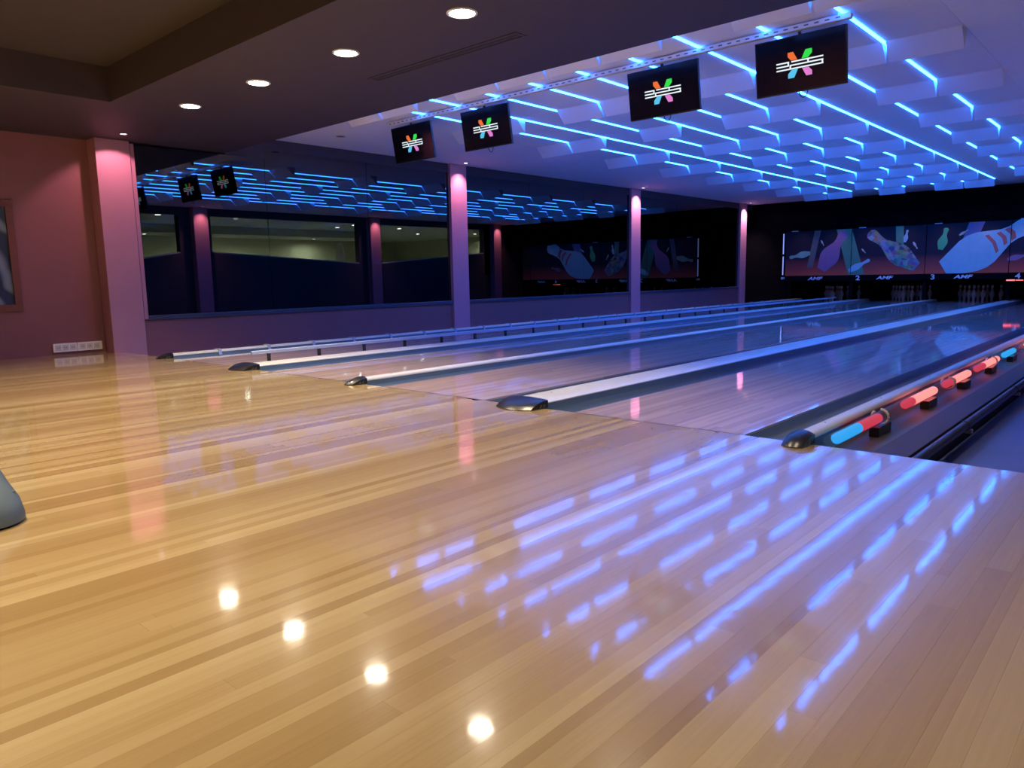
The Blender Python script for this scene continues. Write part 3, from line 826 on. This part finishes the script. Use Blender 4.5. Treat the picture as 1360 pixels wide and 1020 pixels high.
# ================================================================== LEFT WALL FITTINGS
# power sockets at the foot of the red wall
for i, (ya, yb) in enumerate(((2.78, 3.035), (3.04, 3.31))):
    t = thing('power_socket', (XRED, (ya + yb) / 2, 0.05), 'white power socket strip at the foot of the red wall, %s' % ('farther from the column' if i == 0 else 'nearer the column'), 'power socket', 'sockets on the red wall')
    box('plate', 'socket', XRED, XRED + 0.03, ya, yb, 0.035, 0.135, t, bevel=0.004)
    for q in range(3):
        y = ya + 0.02 + q * 0.078
        f = box('outlet', 'socket_face', XRED + 0.028, XRED + 0.0315, y, y + 0.062, 0.055, 0.117, t)
        for dy in (0.022, 0.040):
            box('pin_hole', 'plastic', XRED + 0.0312, XRED + 0.032, y + dy - 0.003, y + dy + 0.003, 0.080, 0.092, f)
# framed picture
t = thing('framed_picture', (XRED, 1.9, 0.55), 'dark blue picture with pale swirls in a maroon frame on the red wall', 'picture')
y0, y1, z0, z1, fw_ = 1.30, 2.53, 0.53, 1.75, 0.075
box('frame_bar', 'frame', XRED, XRED + 0.035, y0, y1, z0, z0 + fw_, t, bevel=0.004); box('frame_bar', 'frame', XRED, XRED + 0.035, y0, y1, z1 - fw_, z1, t, bevel=0.004)
box('frame_bar', 'frame', XRED, XRED + 0.035, y0, y0 + fw_, z0 + fw_, z1 - fw_, t, bevel=0.004); box('frame_bar', 'frame', XRED, XRED + 0.035, y1 - fw_, y1, z0 + fw_, z1 - fw_, t, bevel=0.004)
def swirl():
    m = bpy.data.materials.new('blue_swirl_print'); m.use_nodes = True
    nt = m.node_tree; N, L = nt.nodes.new, nt.links.new
    b = nt.nodes['Principled BSDF']; tc = N('ShaderNodeTexCoord'); wv = N('ShaderNodeTexWave')
    wv.wave_type = 'RINGS'; wv.inputs['Scale'].default_value = 1.1; wv.inputs['Distortion'].default_value = 7; wv.inputs['Detail Scale'].default_value = 1.4
    L(tc.outputs['Object'], wv.inputs['Vector'])
    rp = N('ShaderNodeValToRGB'); rp.color_ramp.elements[0].color = (0.035, 0.05, 0.11, 1); rp.color_ramp.elements[1].color = (0.20, 0.26, 0.38, 1); rp.color_ramp.elements[0].position = 0.45
    L(wv.outputs['Fac'], rp.inputs[0]); L(rp.outputs[0], b.inputs['Base Color']); b.inputs['Roughness'].default_value = 0.2
    return m
M['swirl'] = swirl()
box('canvas', 'swirl', XRED + 0.004, XRED + 0.012, y0 + fw_, y1 - fw_, z0 + fw_, z1 - fw_, t)

# ================================================================== BALL RETURN (its nose is in view at the left)
t = thing('ball_return', (-3.5, 0.55, 0), 'blue-grey moulded ball return machine at the left edge of the approach', 'ball return')
def loft(name, m, secs, parent):
    mb = MB(); k = len(secs[0])
    for s in secs: mb.v += s
    for i in range(len(secs) - 1):
        for j in range(k):
            q = (j + 1) % k
            mb.f.append((i * k + j, i * k + q, (i + 1) * k + q, (i + 1) * k + j))
    mb.f.append(tuple(range(k))); mb.f.append(tuple(range(len(secs) * k - 1, (len(secs) - 1) * k - 1, -1)))
    return mb.build(name, m, parent, smooth=True)
def rring(cx, cy, hx, hy, r, z):
    out = []
    for (sx, sy, a0) in ((1, 1, 0), (-1, 1, 90), (-1, -1, 180), (1, -1, 270)):
        for i in range(6):
            a = math.radians(a0 + 18 * i)
            out.append((cx + sx * (hx - r) + r * math.cos(a), cy + sy * (hy - r) + r * math.sin(a), z))
    return out
bx, by = -3.265, 0.46
loft('base_skirt', 'plastic', [rring(bx, by, 0.475, 0.235, 0.12, 0.0), rring(bx, by, 0.48, 0.24, 0.12, 0.008)], t)
loft('body', 'grey_plastic', [rring(bx, by, 0.485, 0.245, 0.12, 0.008), rring(bx, by, 0.485, 0.245, 0.12, 0.03), rring(bx - 0.01, by, 0.47, 0.24, 0.12, 0.075), rring(bx - 0.03, by, 0.43, 0.23, 0.12, 0.11), rring(bx - 0.09, by, 0.34, 0.21, 0.10, 0.20), rring(bx - 0.13, by, 0.27, 0.19, 0.09, 0.36), rring(bx - 0.14, by, 0.25, 0.18, 0.09, 0.44)], t)
box('latch_tab', 'grey_plastic', -2.925, -2.90, 0.64, 0.685, 0.055, 0.098, t, bevel=0.003)
loft('ball_tray', 'grey_plastic', [rring(bx - 0.24, by - 0.06, 0.25, 0.15, 0.1, 0.441), rring(bx - 0.34, by - 0.1, 0.34, 0.19, 0.12, 0.50), rring(bx - 0.34, by - 0.1, 0.36, 0.20, 0.12, 0.56)], t)

# ================================================================== RIGHT SIDE OF THE ALLEY (seen in the mirrors) AND THE ROOM BEYOND
wr = struct(box('wall_right', 'dark_panel', XR, XR + 0.22, 4.97, YB, 2.55, 3.0))
box('wall_base', 'dark_panel', XR, XR + 0.22, 4.97, 26.2, -0.34, 0.9, wr)
box('wall_end_pier', 'dark_panel', XR, XR + 0.22, 19.9, 26.2, 0.9, 3.0, wr)
box('wall_near_pier', 'dark_panel', XR, XR + 0.22, 4.0, 4.97, -0.2, 3.0, wr)
for k in (1, 2, 3):
    box('pier', 'dark_panel', XR, XR + 0.22, COLY[k] - 0.30, COLY[k] + 0.55, 0.9, 2.55, wr)
tops = [((4.97, 0.95), (COLY[1] - 0.3, 1.58)), ((COLY[1] + 0.55, 1.60), (COLY[2] - 0.3, 1.31)), ((COLY[2] + 0.55, 1.31), (19.9, 1.68))]
for n, ((ya, za), (yb, zb)) in enumerate(tops):
    MB().prism([(ya, 0.9), (yb, 0.9), (yb, zb), (ya, za)], 'x', XR, XR + 0.10).build('slanted_panel', 'dark_panel', wr)
    wn = struct(box('window_%d' % (n + 1), 'glass', XR + 0.12, XR + 0.128, ya, yb, 0.9, 2.55))
    MB().prism([(ya, za), (yb, zb), (yb, zb + 0.03), (ya, za + 0.03)], 'x', XR + 0.02, XR + 0.10).build('window_ledge', 'cream', wn)
cr = ['mauve column on the right wall seen in the nearest mirror', 'mauve column on the right wall seen in the mirror left of the second column', 'mauve column on the right wall seen in the mirror beyond the second column']
for k in (1, 2, 3):
    column(0.10, XR, COLY[k], ZC, cr[k - 1], 'columns on the right wall')
    spotlight(-0.09, COLY[k] + 0.19, ZC, 0.10, COLY[k] + 0.19, 1.5, SPOT_W * 6.0, (1.0, 0.40, 0.45), 92, 'small round spotlight over the %s column of the right wall' % ORD[k - 1], 'right wall spotlights', 1.0)
struct(box('floor_room', 'room_floor', XR + 0.22, 13.0, 4.97, 26.2, -0.1, 0.0))
struct(box('ceiling_room', 'room_ceiling', XR + 0.22, 13.0, 4.97, 26.2, 2.78, 2.98))
struct(box('wall_room_far', 'room_wall', 13.0, 13.2, 4.8, 26.4, -0.1, 3.0))
struct(box('wall_room_end', 'room_wall', XR, 13.0, 26.2, 26.4, -0.3, 3.0))
struct(box('wall_room_front', 'room_wall', 4.2, 13.0, 4.8, 4.97, -0.1, 3.0))
struct(box('wall_end_cap', 'black', -9.86, XR, 26.2, 26.4, -0.3, 3.0))
struct(box('ceiling_beam', 'room_ceiling', 6.5, 7.2, 9.0, 20.0, 2.50, 2.78))
rl = [(2.76, 11.55), (4.89, 16.73), (3.63, 16.56), (4.21, 19.16), (6.53, 22.12), (5.24, 24.41), (9.74, 12.51), (11.25, 13.71), (11.01, 15.2), (9.16, 15.36), (11.34, 16.9), (11.25, 18.32), (12.04, 20.38), (3.2, 9.4), (5.9, 25.6), (11.9, 12.5)]
rank = sorted(range(len(rl)), key=lambda i: project((2 * XMIR - rl[i][0], rl[i][1], 2.78))[0])
for i, (x, y) in enumerate(rl):
    downlight(x, y, 2.78, ROOM_W if i % 2 == 0 else 0, 'round cool downlight of the next room reflected in the mirrors, %s from the left' % ORD[rank.index(i)], 'downlights in the room next door', 'lamp_cool', (0.92, 1.0, 0.78), 0.085, 172)
t = thing('pale_post', (3.2, 15.6, 0), 'pale rounded post in the lit room, seen only in the mirror', 'post')
MB().lathe([(0.16, 0.0), (0.16, 1.7), (0.13, 1.95), (0.07, 2.07), (0.0, 2.1)], 3.2, 15.6, 16).build('shaft', 'cream', t, smooth=True)
MB().lathe([(0.2, 0.0), (0.2, 0.06), (0.16, 0.08)], 3.2, 15.6, 16).build('foot', 'cream', t, smooth=True)
for i in range(5):
    y = 12.5 + i * 0.32; x = 1.3
    t = thing('potted_plant', (x, y, 0), 'dark leafy plant on a stand reflected above the slanted panel, %s from the left' % ORD[i], 'plant', 'plants reflected in the mirror')
    MB().lathe([(0.12, 0.0), (0.05, 0.05), (0.04, 1.15), (0.08, 1.2), (0.10, 1.34), (0.0, 1.34)], x, y, 12).build('stand', 'dark_panel', t, smooth=True)
    lf = MB()
    for q in range(26):
        a = random.uniform(0, 6.28); e = random.uniform(0.1, 1.5); ln = random.uniform(0.10, 0.2)
        d = Vector((math.cos(a) * math.cos(e), math.sin(a) * math.cos(e), math.sin(e)))
        s = d.cross(Vector((0.3, 0.2, 1))).normalized() * 0.028; p = Vector((x, y, 1.32)); n = len(lf.v)
        lf.v += [tuple(p), tuple(p + d * ln * 0.5 + s), tuple(p + d * ln), tuple(p + d * ln * 0.5 - s), tuple(p + d * ln * 0.5 + d.cross(s) * 0.3)]
        lf.f += [(n, n + 1, n + 4), (n + 1, n + 2, n + 4), (n + 2, n + 3, n + 4), (n + 3, n, n + 4)]
    lf.build('foliage', 'leaf', t)
